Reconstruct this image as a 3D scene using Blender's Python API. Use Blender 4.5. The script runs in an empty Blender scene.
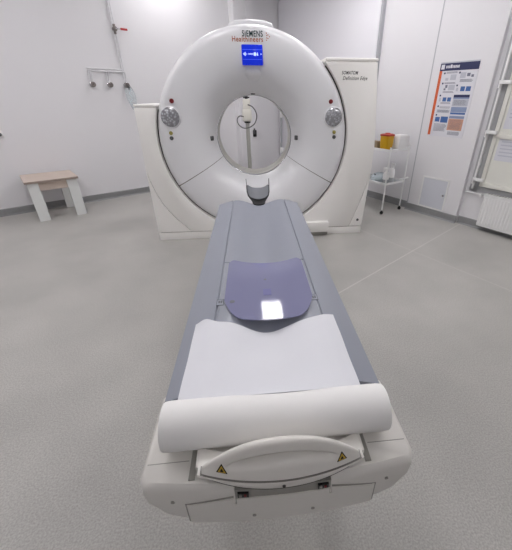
import bpy, bmesh, math, random
from math import sin, cos, pi, sqrt, atan2, radians
from mathutils import Vector, Matrix

random.seed(7)
SC = bpy.context.scene
COL = SC.collection

# ------------------------------------------------------------------ materials
def s2l(c):
    return tuple(((v / 12.92) if v <= 0.04045 else ((v + 0.055) / 1.055) ** 2.4) for v in c)

def mat(name, rgb, rough=0.5, metal=0.0, emit=None, strength=0.0, noise=0.0, nscale=40.0, bump=0.0,
        bscale=200.0, coat=0.0, alpha=1.0, spec=0.5, trans=0.0, ior=1.45):
    m = bpy.data.materials.new(name); m.use_nodes = True
    nt = m.node_tree; b = nt.nodes['Principled BSDF']
    c = s2l([v / 255 for v in rgb]) + (1,)
    b.inputs['Base Color'].default_value = c
    b.inputs['Roughness'].default_value = rough
    b.inputs['Metallic'].default_value = metal
    b.inputs['Coat Weight'].default_value = coat
    b.inputs['Coat Roughness'].default_value = 0.05
    b.inputs['Alpha'].default_value = alpha
    b.inputs['Specular IOR Level'].default_value = spec
    b.inputs['Transmission Weight'].default_value = trans
    b.inputs['IOR'].default_value = ior
    if emit:
        b.inputs['Emission Color'].default_value = s2l([v / 255 for v in emit]) + (1,)
        b.inputs['Emission Strength'].default_value = strength
    tc = None
    if noise or bump:
        tc = nt.nodes.new('ShaderNodeTexCoord')
    if noise:
        n = nt.nodes.new('ShaderNodeTexNoise'); n.inputs['Scale'].default_value = nscale
        n.inputs['Detail'].default_value = 4
        nt.links.new(tc.outputs['Object'], n.inputs['Vector'])
        mx = nt.nodes.new('ShaderNodeMix'); mx.data_type = 'RGBA'
        mx.inputs[6].default_value = tuple(v * (1 - noise) for v in c[:3]) + (1,)
        mx.inputs[7].default_value = tuple(min(1, v * (1 + noise)) for v in c[:3]) + (1,)
        nt.links.new(n.outputs['Fac'], mx.inputs[0])
        nt.links.new(mx.outputs[2], b.inputs['Base Color'])
    if bump:
        n2 = nt.nodes.new('ShaderNodeTexNoise'); n2.inputs['Scale'].default_value = bscale
        nt.links.new(tc.outputs['Object'], n2.inputs['Vector'])
        bp = nt.nodes.new('ShaderNodeBump'); bp.inputs['Strength'].default_value = bump
        bp.inputs['Distance'].default_value = 0.002
        nt.links.new(n2.outputs['Fac'], bp.inputs['Height'])
        nt.links.new(bp.outputs['Normal'], b.inputs['Normal'])
    return m

M = {}
M['wall'] = mat('wall_paint', (224, 223, 226), 0.6, noise=0.012, nscale=2.5, bump=0.05, bscale=120)
M['wallback'] = mat('unseen_wall_grey', (185, 185, 187), 0.6, noise=0.02, nscale=3)  # for the unseen back wall, greyed so it bounces less light
M['ceil'] = mat('ceiling_paint', (235, 235, 235), 0.8, noise=0.01, nscale=3)
M['skirt'] = mat('skirting_vinyl', (139, 140, 141), 0.45, noise=0.06, nscale=30)
M['door'] = mat('door_laminate', (226, 225, 230), 0.35, noise=0.01, nscale=3)
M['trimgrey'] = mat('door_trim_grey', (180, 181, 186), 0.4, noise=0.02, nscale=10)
M['ring'] = mat('gantry_white', (226, 226, 229), 0.28, noise=0.01, nscale=3, coat=0.2)
M['cover'] = mat('gantry_ivory', (241, 239, 236), 0.35, noise=0.012, nscale=5)
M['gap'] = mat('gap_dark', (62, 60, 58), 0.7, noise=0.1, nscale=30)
M['seam'] = mat('seam_grey', (128, 124, 120), 0.6, noise=0.1, nscale=30)
M['bore'] = mat('bore_liner', (196, 194, 188), 0.35, noise=0.02, nscale=10)
M['chrome'] = mat('chrome', (200, 200, 203), 0.2, metal=1.0, noise=0.04, nscale=20)
M['darkgrey'] = mat('dark_grey_plastic', (82, 82, 84), 0.4, noise=0.08, nscale=30)
M['outlet'] = mat('outlet_grey', (124, 116, 114), 0.35, noise=0.08, nscale=30)
M['black'] = mat('black_plastic', (14, 14, 15), 0.35, noise=0.1, nscale=30)
M['red'] = mat('red_plastic', (168, 38, 44), 0.35, noise=0.05, nscale=30)
M['darkred'] = mat('dark_red_plastic', (120, 28, 34), 0.35, noise=0.05, nscale=30)
M['olive'] = mat('yellow_olive_plastic', (150, 140, 70), 0.35, noise=0.05, nscale=30)
M['screen'] = mat('blue_screen', (16, 40, 190), 0.15, emit=(20, 50, 225), strength=0.3, noise=0.05, nscale=10)
M['icon'] = mat('screen_icons', (200, 215, 250), 0.3, emit=(170, 195, 250), strength=0.6, noise=0.02, nscale=10)
M['screenline'] = mat('screen_lines', (60, 90, 215), 0.3, emit=(60, 95, 225), strength=0.5, noise=0.02, nscale=10)
M['teal'] = mat('dark_teal_ink', (38, 62, 66), 0.6, noise=0.03, nscale=10)
M['orange'] = mat('orange_ink', (176, 92, 58), 0.6, noise=0.03, nscale=10)
M['ink'] = mat('black_ink', (52, 50, 50), 0.6, noise=0.03, nscale=10)
M['tabletop'] = mat('tabletop_grey', (142, 146, 157), 0.38, noise=0.02, nscale=8, coat=0.1)
M['tableedge'] = mat('tabletop_edge', (92, 96, 104), 0.5, noise=0.05, nscale=20)
M['house'] = mat('table_white', (219, 216, 211), 0.32, noise=0.008, nscale=6, coat=0.15)
M['recess'] = mat('recess_grey', (150, 148, 142), 0.5, noise=0.05, nscale=20)
M['roll'] = mat('roll_paper', (240, 239, 238), 0.75, noise=0.01, nscale=12, bump=0.05, bscale=60)
M['sheet'] = mat('sheet_paper', (224, 225, 231), 0.75, noise=0.012, nscale=6)
M['tape'] = mat('clear_film', (205, 205, 208), 0.2, noise=0.05, nscale=20)
M['pad'] = mat('violet_plastic', (146, 147, 182), 0.06, noise=0.03, nscale=6, alpha=0.66, coat=0.3)
M['padlabel'] = mat('violet_label', (82, 84, 142), 0.3, noise=0.03, nscale=10)
M['cushion'] = mat('cushion_grey', (118, 120, 126), 0.55, noise=0.04, nscale=20)
M['beige'] = mat('beige_laminate', (196, 181, 170), 0.5, noise=0.05, nscale=6)
M['bench_edge'] = mat('beige_edge', (150, 136, 128), 0.5, noise=0.05, nscale=6)
M['benchleg'] = mat('bench_leg_grey', (220, 222, 221), 0.45, noise=0.02, nscale=10)
M['white'] = mat('white_plastic', (232, 232, 232), 0.35, noise=0.01, nscale=10)
M['whitemetal'] = mat('white_enamel', (230, 231, 231), 0.3, noise=0.01, nscale=10)
M['rad'] = mat('radiator_enamel', (232, 232, 232), 0.3, noise=0.01, nscale=10)
M['pipe'] = mat('steel_pipe', (222, 222, 225), 0.3, metal=0.0, noise=0.05, nscale=30)
M['yellow'] = mat('yellow_bin', (206, 160, 22), 0.35, noise=0.04, nscale=12)
M['binlid'] = mat('red_lid', (168, 52, 34), 0.4, noise=0.05, nscale=12)
M['brown'] = mat('brown_card', (150, 132, 108), 0.7, noise=0.1, nscale=15)
M['steel'] = mat('shelf_steel', (188, 192, 194), 0.3, metal=0.6, noise=0.04, nscale=10)
M['palebag'] = mat('pale_blue_film', (200, 212, 218), 0.25, noise=0.05, nscale=20, alpha=0.75)
M['clearbag'] = mat('clear_film_bag', (196, 210, 214), 0.15, noise=0.12, nscale=25, alpha=0.25)
M['bottle'] = mat('bottle_white', (236, 236, 236), 0.3, noise=0.01, nscale=10)
M['bottleclear'] = mat('bottle_liquid', (190, 194, 196), 0.15, noise=0.04, nscale=20, alpha=0.8)
M['hatch'] = mat('hatch_grey', (206, 208, 216), 0.4, noise=0.01, nscale=6)
M['frame'] = mat('window_grey', (166, 167, 170), 0.4, noise=0.02, nscale=6)
M['sash'] = mat('window_cream', (222, 221, 214), 0.35, noise=0.01, nscale=6)
M['pane'] = mat('opal_pane', (224, 224, 217), 0.25, noise=0.01, nscale=4)
M['notice'] = mat('notice_paper', (208, 209, 216), 0.6, noise=0.02, nscale=8)
M['noticeink'] = mat('notice_print', (186, 188, 200), 0.6, noise=0.02, nscale=8)
M['post'] = mat('poster_white', (220, 220, 226), 0.4, noise=0.01, nscale=8)
M['navy'] = mat('poster_navy', (46, 50, 88), 0.4, noise=0.03, nscale=12)
M['pblue'] = mat('poster_blue', (72, 106, 164), 0.4, noise=0.15, nscale=40)
M['pbluegrey'] = mat('poster_blue_grey', (140, 154, 186), 0.4, noise=0.08, nscale=40)
M['pgrey'] = mat('poster_grey', (188, 190, 200), 0.4, noise=0.06, nscale=60)
M['porange'] = mat('poster_orange', (206, 96, 52), 0.4, noise=0.03, nscale=12)
M['psalmon'] = mat('poster_salmon', (206, 160, 140), 0.4, noise=0.06, nscale=60)
M['pink_ink'] = mat('poster_ink', (120, 122, 138), 0.5, noise=0.1, nscale=60)
M['warn'] = mat('warning_yellow', (190, 158, 60), 0.5, noise=0.03, nscale=20)
M['stand'] = mat('stand_grey', (168, 168, 162), 0.4, noise=0.03, nscale=12)
M['injector'] = mat('injector_white', (222, 220, 212), 0.4, noise=0.02, nscale=12)
M['diffuser'] = mat('light_diffuser', (255, 255, 255), 0.5, emit=(254, 251, 252), strength=17.0, noise=0.005, nscale=4)

def floor_material():
    m = bpy.data.materials.new('speckled_vinyl_floor'); m.use_nodes = True
    nt = m.node_tree; N = nt.nodes; L = nt.links; b = N['Principled BSDF']
    tc = N.new('ShaderNodeTexCoord')
    def noise(scale, detail=2.0):
        n = N.new('ShaderNodeTexNoise'); n.inputs['Scale'].default_value = scale
        n.inputs['Detail'].default_value = detail
        L.new(tc.outputs['Object'], n.inputs['Vector']); return n
    def ramp(src, a, ca, bb, cb):
        r = N.new('ShaderNodeValToRGB')
        r.color_ramp.elements[0].position = a; r.color_ramp.elements[0].color = s2l([v / 255 for v in ca]) + (1,)
        r.color_ramp.elements[1].position = bb; r.color_ramp.elements[1].color = s2l([v / 255 for v in cb]) + (1,)
        L.new(src, r.inputs[0]); return r
    def mix(fac, a, c, mode='MIX'):
        x = N.new('ShaderNodeMix'); x.data_type = 'RGBA'; x.blend_type = mode
        if isinstance(fac, float): x.inputs[0].default_value = fac
        else: L.new(fac, x.inputs[0])
        L.new(a, x.inputs[6])
        if isinstance(c, tuple): x.inputs[7].default_value = c
        else: L.new(c, x.inputs[7])
        return x.outputs[2]
    base = ramp(noise(140, 3).outputs['Fac'], 0.30, (164, 162, 158), 0.70, (194, 192, 188))
    spk = noise(300, 1)
    dark = ramp(spk.outputs['Fac'], 0.30, (0, 0, 0), 0.36, (255, 255, 255))
    patch = ramp(noise(1.6, 5).outputs['Fac'], 0.3, (232, 232, 232), 0.7, (255, 255, 255))
    c1 = mix(0.22, base.outputs[0], dark.outputs[0], 'MULTIPLY')
    c2 = mix(1.0, c1, patch.outputs[0], 'MULTIPLY')
    # welded seams between the vinyl sheets
    sep = N.new('ShaderNodeSeparateXYZ'); L.new(tc.outputs['Object'], sep.inputs[0])
    def seam(nx, ny, d, w):
        def math_(op, a, bv):
            q = N.new('ShaderNodeMath'); q.operation = op
            if isinstance(a, float): q.inputs[0].default_value = a
            else: L.new(a, q.inputs[0])
            if bv is not None:
                if isinstance(bv, float): q.inputs[1].default_value = bv
                else: L.new(bv, q.inputs[1])
            return q.outputs[0]
        v = math_('ADD', math_('MULTIPLY', sep.outputs[0], nx), math_('MULTIPLY', sep.outputs[1], ny))
        return math_('MULTIPLY', math_('LESS_THAN', math_('ABSOLUTE', math_('SUBTRACT', v, d), None), w), math_('GREATER_THAN', sep.outputs[0], 0.0))
    light = s2l((0.80, 0.79, 0.775)) + (1,)
    c3 = c2
    for a in ((-0.6018, 0.7987, -1.398, 0.006), (0.8746, 0.4848, 1.12, 0.0035)):
        s = seam(*a)
        f = N.new('ShaderNodeMath'); f.operation = 'MULTIPLY'; f.inputs[1].default_value = 0.6
        L.new(s, f.inputs[0])
        c3 = mix(f.outputs[0], c3, light)
    L.new(c3, b.inputs['Base Color'])
    b.inputs['Roughness'].default_value = 0.42
    b.inputs['Specular IOR Level'].default_value = 0.4
    bp = N.new('ShaderNodeBump'); bp.inputs['Strength'].default_value = 0.12; bp.inputs['Distance'].default_value = 0.002
    L.new(noise(160, 2).outputs['Fac'], bp.inputs['Height']); L.new(bp.outputs['Normal'], b.inputs['Normal'])
    return m
M['floor'] = floor_material()

def grille_material():
    m = bpy.data.materials.new('speaker_grille'); m.use_nodes = True
    nt = m.node_tree; N = nt.nodes; L = nt.links; b = N['Principled BSDF']
    tc = N.new('ShaderNodeTexCoord')
    v = N.new('ShaderNodeTexVoronoi'); v.inputs['Scale'].default_value = 48
    L.new(tc.outputs['Object'], v.inputs['Vector'])
    r = N.new('ShaderNodeValToRGB')
    r.color_ramp.elements[0].position = 0.15; r.color_ramp.elements[0].color = s2l((0.80, 0.81, 0.83)) + (1,)
    r.color_ramp.elements[1].position = 0.6; r.color_ramp.elements[1].color = s2l((0.56, 0.56, 0.58)) + (1,)
    L.new(v.outputs['Distance'], r.inputs[0]); L.new(r.outputs[0], b.inputs['Base Color'])
    b.inputs['Metallic'].default_value = 0.35; b.inputs['Roughness'].default_value = 0.22
    b.inputs['Coat Weight'].default_value = 0.8
    return m
M['grille'] = grille_material()

# ------------------------------------------------------------------ mesh helpers
class MB:
    def __init__(s):
        s.bm = bmesh.new(); s.mi = 0
    def _tag(s, before):
        for f in s.bm.faces:
            if f not in before: f.material_index = s.mi
    def box(s, x0, x1, y0, y1, z0, z1, bev=0.0, seg=2, rot=None):
        vs = [s.bm.verts.new(v) for v in [(x0, y0, z0), (x1, y0, z0), (x1, y1, z0), (x0, y1, z0), (x0, y0, z1), (x1, y0, z1), (x1, y1, z1), (x0, y1, z1)]]
        fs = [s.bm.faces.new([vs[i] for i in q]) for q in [(0, 3, 2, 1), (4, 5, 6, 7), (0, 1, 5, 4), (1, 2, 6, 5), (2, 3, 7, 6), (3, 0, 4, 7)]]
        for f in fs: f.material_index = s.mi
        if bev > 0:
            es = list({e for f in fs for e in f.edges})
            r = bmesh.ops.bevel(s.bm, geom=es, offset=bev, segments=seg, affect='EDGES', profile=0.5)
            for f in r['faces']: f.material_index = s.mi
        return s
    def prism(s, pts, a0, a1, axis='y', bev=0.0, seg=2):
        """polygon pts extruded from a0 to a1 along an axis (pts are the two other coordinates, x before y before z)"""
        def P(p, a):
            return {'y': (p[0], a, p[1]), 'z': (p[0], p[1], a), 'x': (a, p[0], p[1])}[axis]
        A = [s.bm.verts.new(P(p, a0)) for p in pts]; B = [s.bm.verts.new(P(p, a1)) for p in pts]
        fs = [s.bm.faces.new(A), s.bm.faces.new(B[::-1])]
        n = len(pts)
        for i in range(n):
            fs.append(s.bm.faces.new([A[i], B[i], B[(i + 1) % n], A[(i + 1) % n]]))
        bmesh.ops.recalc_face_normals(s.bm, faces=fs)
        for f in fs: f.material_index = s.mi
        if bev > 0:
            es = list(fs[0].edges) + list(fs[1].edges)
            r = bmesh.ops.bevel(s.bm, geom=es, offset=bev, segments=seg, affect='EDGES', profile=0.5, clamp_overlap=True)
            for f in r['faces']: f.material_index = s.mi
        return s
    def tube(s, pts, r, n=10, cap=True):
        pts = [Vector(p) for p in pts]; rings = []
        rr = r if isinstance(r, (list, tuple)) else [r] * len(pts)
        ref = None
        for i, p in enumerate(pts):
            d = (pts[min(i + 1, len(pts) - 1)] - pts[max(i - 1, 0)]).normalized()
            if ref is None or abs(ref.dot(d)) > 0.99:
                ref = Vector((0, 0, 1)) if abs(d.z) < 0.9 else Vector((1, 0, 0))
            u = (ref - d * ref.dot(d)).normalized(); v = d.cross(u); ref = u
            rings.append([s.bm.verts.new(p + (u * cos(2 * pi * k / n) + v * sin(2 * pi * k / n)) * rr[i]) for k in range(n)])
        for a, b in zip(rings, rings[1:]):
            for k in range(n):
                f = s.bm.faces.new([a[k], b[k], b[(k + 1) % n], a[(k + 1) % n]]); f.material_index = s.mi
        if cap:
            f = s.bm.faces.new(rings[0]); f.material_index = s.mi
            f = s.bm.faces.new(rings[-1][::-1]); f.material_index = s.mi
        return s
    def lathe(s, prof, c=(0, 0, 0), axis='z', n=32, a0=0.0, a1=2 * pi, caps=False):
        """prof: list of (r, h) along the axis"""
        full = abs(a1 - a0 - 2 * pi) < 1e-6
        cnt = n if full else n + 1
        cols = []
        for k in range(cnt):
            a = a0 + (a1 - a0) * k / n
            col = []
            for r, h in prof:
                if axis == 'z': p = (c[0] + r * cos(a), c[1] + r * sin(a), c[2] + h)
                elif axis == 'y': p = (c[0] + r * cos(a), c[1] + h, c[2] + r * sin(a))
                else: p = (c[0] + h, c[1] + r * cos(a), c[2] + r * sin(a))
                col.append(s.bm.verts.new(p))
            cols.append(col)
        rng = range(cnt) if full else range(cnt - 1)
        fs = []
        for k in rng:
            A = cols[k]; B = cols[(k + 1) % cnt]
            for i in range(len(prof) - 1):
                f = s.bm.faces.new([A[i], B[i], B[i + 1], A[i + 1]]); f.material_index = s.mi; fs.append(f)
        return s
    def cap_lathe(s, prof, **k):
        p = [(0.0005, prof[0][1])] + list(prof) + [(0.0005, prof[-1][1])]
        return s.lathe(p, **k)
    def loft(s, secs, closed=True, caps=True):
        rings = [[s.bm.verts.new(p) for p in sec] for sec in secs]
        n = len(secs[0])
        for a, b in zip(rings, rings[1:]):
            for k in range(n if closed else n - 1):
                f = s.bm.faces.new([a[k], b[k], b[(k + 1) % n], a[(k + 1) % n]]); f.material_index = s.mi
        if caps and closed:
            f = s.bm.faces.new(rings[0][::-1]); f.material_index = s.mi
            f = s.bm.faces.new(rings[-1]); f.material_index = s.mi
        return s
    def grid(s, fn, nu, nv, thick=0.0):
        V = [[s.bm.verts.new(fn(i / nu, j / nv)) for i in range(nu + 1)] for j in range(nv + 1)]
        fs = []
        for j in range(nv):
            for i in range(nu):
                f = s.bm.faces.new([V[j][i], V[j][i + 1], V[j + 1][i + 1], V[j + 1][i]]); f.material_index = s.mi; fs.append(f)
        if thick:
            bmesh.ops.recalc_face_normals(s.bm, faces=fs)
            if sum(f.normal.z for f in fs) < 0:
                bmesh.ops.reverse_faces(s.bm, faces=fs)
            before = set(s.bm.faces)
            bmesh.ops.solidify(s.bm, geom=fs, thickness=thick)
        return s
    def build(s, name, mats, parent=None, angle=35, loc=None, rotz=0, merge=True):
        if merge: bmesh.ops.remove_doubles(s.bm, verts=s.bm.verts[:], dist=1e-5)
        bmesh.ops.recalc_face_normals(s.bm, faces=s.bm.faces[:])
        me = bpy.data.meshes.new(name); s.bm.to_mesh(me); s.bm.free()
        for p in me.polygons: p.use_smooth = True
        me.set_sharp_from_angle(angle=radians(angle))
        for k in (mats if isinstance(mats, (list, tuple)) else [mats]):
            me.materials.append(M[k])
        o = bpy.data.objects.new(name, me); COL.objects.link(o)
        if parent is not None: o.parent = parent
        if loc is not None: o.location = loc
        o.rotation_euler.z = rotz
        return o

def tag(o, label=None, cat=None, group=None, kind=None):
    if label: o['label'] = label
    if cat: o['category'] = cat
    if group: o['group'] = group
    if kind: o['kind'] = kind
    return o

def empty(name, loc=(0, 0, 0), rotz=0.0, label=None, cat=None, group=None, kind=None):
    o = bpy.data.objects.new(name, None); COL.objects.link(o)
    o.location = loc; o.rotation_euler.z = rotz; o.empty_display_size = 0.1
    return tag(o, label, cat, group, kind)

def copy_tree(o, parent=None):
    c = o.copy(); COL.objects.link(c); c.parent = parent
    for ch in list(o.children): copy_tree(ch, c)
    return c

def text(name, body, x0, x1, z0, h, y, m, parent, shear=0.0, bold=0.0, label=None):
    """flat raised lettering facing -y, fitted to the box x0..x1 and height h"""
    cu = bpy.data.curves.new(name + '_curve', 'FONT'); cu.body = body; cu.size = 1.0; cu.shear = shear
    cu.offset = bold; cu.extrude = 0.0; cu.space_character = 1.12
    to = bpy.data.objects.new(name + '_tmp', cu); COL.objects.link(to)
    dg = bpy.context.evaluated_depsgraph_get()
    me = bpy.data.meshes.new_from_object(to.evaluated_get(dg))
    bpy.data.objects.remove(to)
    xs = [v.co.x for v in me.vertices]; ys = [v.co.y for v in me.vertices]
    cap = 0.729 if 'p' not in body and 'g' not in body else None
    sx = (x1 - x0) / (max(xs) - min(xs)); mnx = min(xs)
    sy = h / 0.73
    for v in me.vertices:
        v.co = Vector((x0 + (v.co.x - mnx) * sx, y, z0 + v.co.y * sy))
    me.name = name; me.materials.clear(); me.materials.append(M[m])
    o = bpy.data.objects.new(name, me); COL.objects.link(o); o.parent = parent
    if label: o['label'] = label
    return o

# ------------------------------------------------------------------ room
N1 = Vector((-0.5736, 0.8192, 0)); D1 = Vector((0.8192, 0.5736, 0)); OFF1 = 2.806     # left wall
N2 = Vector((0.8746, 0.4848, 0)); D2 = Vector((0.4848, -0.8746, 0)); OFF2 = 2.36      # right wall
ROT1 = atan2(D1.y, D1.x); ROT2 = atan2(D2.y, D2.x)
O1 = N1 * OFF1; O2 = N2 * OFF2
CORNER = Vector((0.576, 3.828, 0))
S1C = CORNER.dot(D1); S2C = CORNER.dot(D2)
H = 3.2
PB = CORNER - D1 * 7.0
PD = CORNER + D2 * 9.5
PC = PB + D2 * 7.2

def wall_seg(name, a, b, outward, m='wall'):
    t = 0.12
    d = (b - a).normalized()
    a2 = a - d * 0.0; b2 = b + d * 0.0
    mb = MB()
    pts = [a2, b2, b2 + outward * t, a2 + outward * t]
    mb.prism([(p.x, p.y) for p in pts], 0.0, H, axis='z')
    o = mb.build(name, m); tag(o, kind='structure'); return o
wall_seg('wall_left', PB, CORNER, N1)
wall_seg('wall_right', CORNER, PD, N2)
wall_seg('wall_back', PC, PD, m='wallback', outward= (Vector((PD.y - PC.y, -(PD.x - PC.x), 0)).normalized()))
wall_seg('wall_side', PB, PC, -N2 if (PC - PB).normalized().dot(D2) > 0.99 else -N2)
def slab(name, z0, z1, m):
    mb = MB()
    pts = [PB - D1 * 0.1 + N1 * .1, CORNER + N1 * .1 + N2 * .1, PD + N2 * .1 + D2 * .1, PC + D2 * .1 - N2 * .1]
    mb.prism([(p.x, p.y) for p in pts], z0, z1, axis='z')
    o = mb.build(name, m); tag(o, kind='structure'); return o
slab('floor', -0.1, 0.0, 'floor')
slab('ceiling', H, H + 0.1, 'ceil')

# column boxed out of the right wall (poster and hatch hang on it)
PS0, PS1, PN = 0.277, 1.02, 0.057
mb = MB(); mb.box(PS0, PS1, -PN, 0.02, 0, H, 0.004, 1)
tag(mb.build('wall_pilaster', 'wall', loc=O2, rotz=ROT2), kind='structure')
mb = MB(); mb.box(PS0 - .002, PS0 + .012, -PN - .002, -PN + .012, .095, H)  # grey strip painting in the shade line along the column edge
tag(mb.build('edge_shade_strip', 'trimgrey', loc=O2, rotz=ROT2), kind='structure')
# duct boxed out of the left wall, seen over and through the scanner
DS0, DS1, DN = 1.59, 1.965, 0.14
mb = MB(); mb.box(DS0, DS1, -DN, 0.02, 0, H, 0.004, 1)
mb.box(DS0 + .235, DS0 + .255, -DN - .012, -DN, 0.09, H)
tag(mb.build('wall_duct', 'wall', loc=O1, rotz=ROT1), kind='structure')

# skirting
def skirt(name, loc, rot, segs):
    mb = MB()
    for (x0, x1, y) in segs:
        mb.prism([(y - 0.012, 0), (y - 0.012, 0.085), (y - 0.006, 0.092), (y, 0.092), (y, 0)], x0, x1, axis='x')
        mb.prism([(y - 0.032, 0.0), (y - 0.012, 0.016), (y - 0.012, 0)], x0, x1, axis='x')
    tag(mb.build(name, 'skirt', loc=loc, rotz=rot), kind='structure')
skirt('baseboard_left', O1, ROT1, [(S1C - 7.0, DS0 - 0.012, 0), (DS0 - .012, DS1 + .012, -DN), (DS1 + .012, S1C, 0)])
skirt('baseboard_right', O2, ROT2, [(-0.53, PS0 - 0.012, 0), (PS0 - 0.012, PS1 + 0.012, -PN), (PS1 + 0.012, 6.0, 0)])

# big door on the right wall, next to the corner
d = empty('door_1', O2, ROT2, kind='structure')
mb = MB(); mb.box(S2C + 0.03, -0.64, -0.05, -0.005, 0.012, 2.87, 0.006)
mb.build('door_leaf', 'door', d)
mb = MB()
mb.box(-0.625, -0.595, -0.06, 0, 0, H - 0.2, 0.004)
mb.build('door_trim', 'trimgrey', d)
mb = MB()
hs = S2C + 0.15
mb.tube([(hs, -0.085, 0.50), (hs, -0.085, 1.08)], 0.014, 12)
mb.mi = 1
for z in (0.44, 1.10):
    mb.box(hs - 0.032, hs + 0.032, -0.105, -0.05, z - 0.05, z + 0.05, 0.006)
mb.build('door_handle', ['frame', 'white'], d)

# window on the right wall: grey frame, cream sash, opal pane, hinges
WX0, WX1, WZ0, WZ1 = 1.075, 2.45, 0.43, 2.3
w = empty('window_1', O2, ROT2, kind='structure')
mb = MB()
for (x0, x1, z0, z1) in ((WX0, WX0 + .10, WZ0, WZ1), (WX1 - .10, WX1, WZ0, WZ1), (WX0, WX1, WZ0, WZ0 + .06), (WX0, WX1, WZ1 - .06, WZ1)):
    mb.box(x0, x1, -0.03, 0.0, z0, z1, 0.003, 1)
mb.build('window_frame', 'frame', w)
mb = MB()
SX0, SX1, SZ0, SZ1 = WX0 + .05, WX1 - .05, WZ0 + .05, WZ1 - .05
mb.box(WX0 + .035, WX0 + .058, -0.062, -0.03, WZ0 + .03, WZ1 - .03, 0.004)
mb.build('window_trim', 'white', w)
mb = MB()
for (x0, x1, z0, z1) in ((WX0 + .115, WX0 + .16, SZ0 + .02, SZ1), (SX1 - .05, SX1, SZ0 + .02, SZ1), (WX0 + .115, SX1, SZ0 + .02, SZ0 + .07), (WX0 + .115, SX1, SZ1 - .05, SZ1), (WX0 + .115, SX1, 1.02, 1.07)):
    mb.box(x0, x1, -0.06, -0.02, z0, z1, 0.005)
mb.build('window_sash', 'sash', w)
mb = MB(); mb.box(WX0 + .14, SX1 - .03, -0.045, -0.03, SZ0 + .05, SZ1 - .03)
mb.build('window_pane', 'pane', w)
for z in (1.545, 1.075, 0.57):
    mb = MB()
    mb.box(WX0 + .03, WX0 + .15, -0.082, -0.055, z - .016, z + .020, 0.006)
    mb.tube([(WX0 + .04, -0.075, z - .05), (WX0 + .04, -0.075, z + .02)], 0.012, 10)
    mb.build('window_hinge', 'white', w)

# paper notices taped on the pane
for i, (x0, x1, z0, z1, lab) in enumerate(((1.262, 1.56, 0.80, 1.045, 'lower pale paper notice taped to the cream window above the radiator'),
                                           (1.262, 1.56, 1.12, 1.42, 'upper pale paper notice taped to the cream window, above the middle hinge'))):
    mb = MB(); mb.box(x0, x1, -0.0485, -0.046, z0, z1); mb.mi = 1
    for k in range(5):
        zz = z1 - 0.05 - k * 0.035
        mb.box(x0 + 0.03, x1 - 0.04 - 0.03 * (k % 3), -0.0492, -0.0484, zz - 0.006, zz + 0.006)
    o = mb.build('paper_notice', ['notice', 'noticeink'], loc=O2, rotz=ROT2)
    tag(o, lab, 'notice', 'paper notices on the window')

# radiator under the window
r = empty('radiator', O2 + D2 * 1.78 - N2 * 0.05, ROT2, label='white ribbed panel radiator mounted below the cream window', cat='radiator')
mb = MB()
RX0, RX1, RZ0, RZ1, RY = -0.48, 0.60, 0.06, 0.435, -0.045
mb.box(RX0, RX1, RY + 0.008, RY + 0.022, RZ0, RZ1, 0.003, 1)
k = RX0 + 0.02
while k < RX1 - 0.03:
    mb.box(k, k + 0.024, RY + .004, RY + 0.012, RZ0 + 0.03, RZ1 - 0.03, 0.004, 1); k += 0.034
mb.box(RX0, RX1, RY + 0.05, RY + 0.064, RZ0, RZ1, 0.003, 1)
mb.build('panel', 'rad', r)
mb = MB()
mb.box(RX0 - .003, RX0 + .01, RY + .005, RY + 0.08, RZ0 + .01, RZ1 + .004, 0.003, 1)
mb.build('side_panel', 'rad', r)
mb = MB()
mb.box(RX1 - .01, RX1 + .003, RY + .005, RY + 0.08, RZ0 + .01, RZ1 + .004, 0.003, 1)
mb.build('side_panel', 'rad', r)
mb = MB()
mb.box(RX0, RX1, RY + .006, RY + 0.07, RZ1 - .004, RZ1 + .004)
mb.mi = 1
k = RX0 + 0.02
while k < RX1 - 0.03:
    mb.box(k, k + 0.02, RY + .018, RY + .06, RZ1 + .004, RZ1 + .006); k += 0.03
mb.build('top_grille', ['rad', 'recess'], r)
mb = MB()
mb.tube([(RX0 - 0.265, 0.025, 0.405), (RX0 - 0.05, 0.025, 0.405), (RX0 + 0.005, 0.012, 0.405)], 0.009, 10)
mb.tube([(RX0 - 0.265, 0.025, 0.405), (RX0 - 0.265, 0.05, 0.405)], 0.009, 10)
mb.build('supply_pipe', 'whitemetal', r)
mb = MB()
mb.tube([(RX0 - 0.075, 0.025, 0.405), (RX0 - 0.035, 0.022, 0.405)], 0.017, 12)
mb.tube([(RX0 - 0.055, 0.02, 0.405), (RX0 - 0.055, -0.03, 0.405)], 0.016, 12)
mb.build('valve', 'white', r)
for x in (RX0 + 0.15, RX1 - 0.15):
    mb = MB(); mb.box(x - .015, x + .015, RY + .06, 0.05, 0.12, 0.39)
    mb.build('bracket', 'rad', r)

# poster on the column
p = empty('wall_poster', O2 - N2 * PN, ROT2, label='tall information poster with navy header and orange side stripe on the white column', cat='poster')
QX0, QX1, QZ0, QZ1 = 0.392, 0.850, 0.988, 1.762
def quv(mb, u0, u1, v0, v1, dy=0.0014):
    W = QX1 - QX0; Hh = QZ1 - QZ0
    mb.box(QX0 + u0 * W, QX0 + u1 * W, -0.004 - dy, -0.0035, QZ1 - v1 * Hh, QZ1 - v0 * Hh)
mb = MB(); mb.box(QX0, QX1, -0.004, 0, QZ0, QZ1)
mb.build('sheet', 'post', p)
mb = MB(); quv(mb, 0, 1, 0.012, 0.11)
mb.mi = 1; quv(mb, 0, 1, 0, 0.016, 0.0016)
mb.mi = 2; quv(mb, 0.03, 0.12, 0.03, 0.09, 0.002)
xx = 0.16
for wd in (0.03, 0.025, 0.028, 0.05, 0.022, 0.03, 0.03, 0.026, 0.03):
    quv(mb, xx, xx + wd, 0.045 if wd != 0.05 else 0.035, 0.078, 0.002); xx += wd + 0.01
mb.build('header', ['navy', 'pgrey', 'post'], p)
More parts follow.
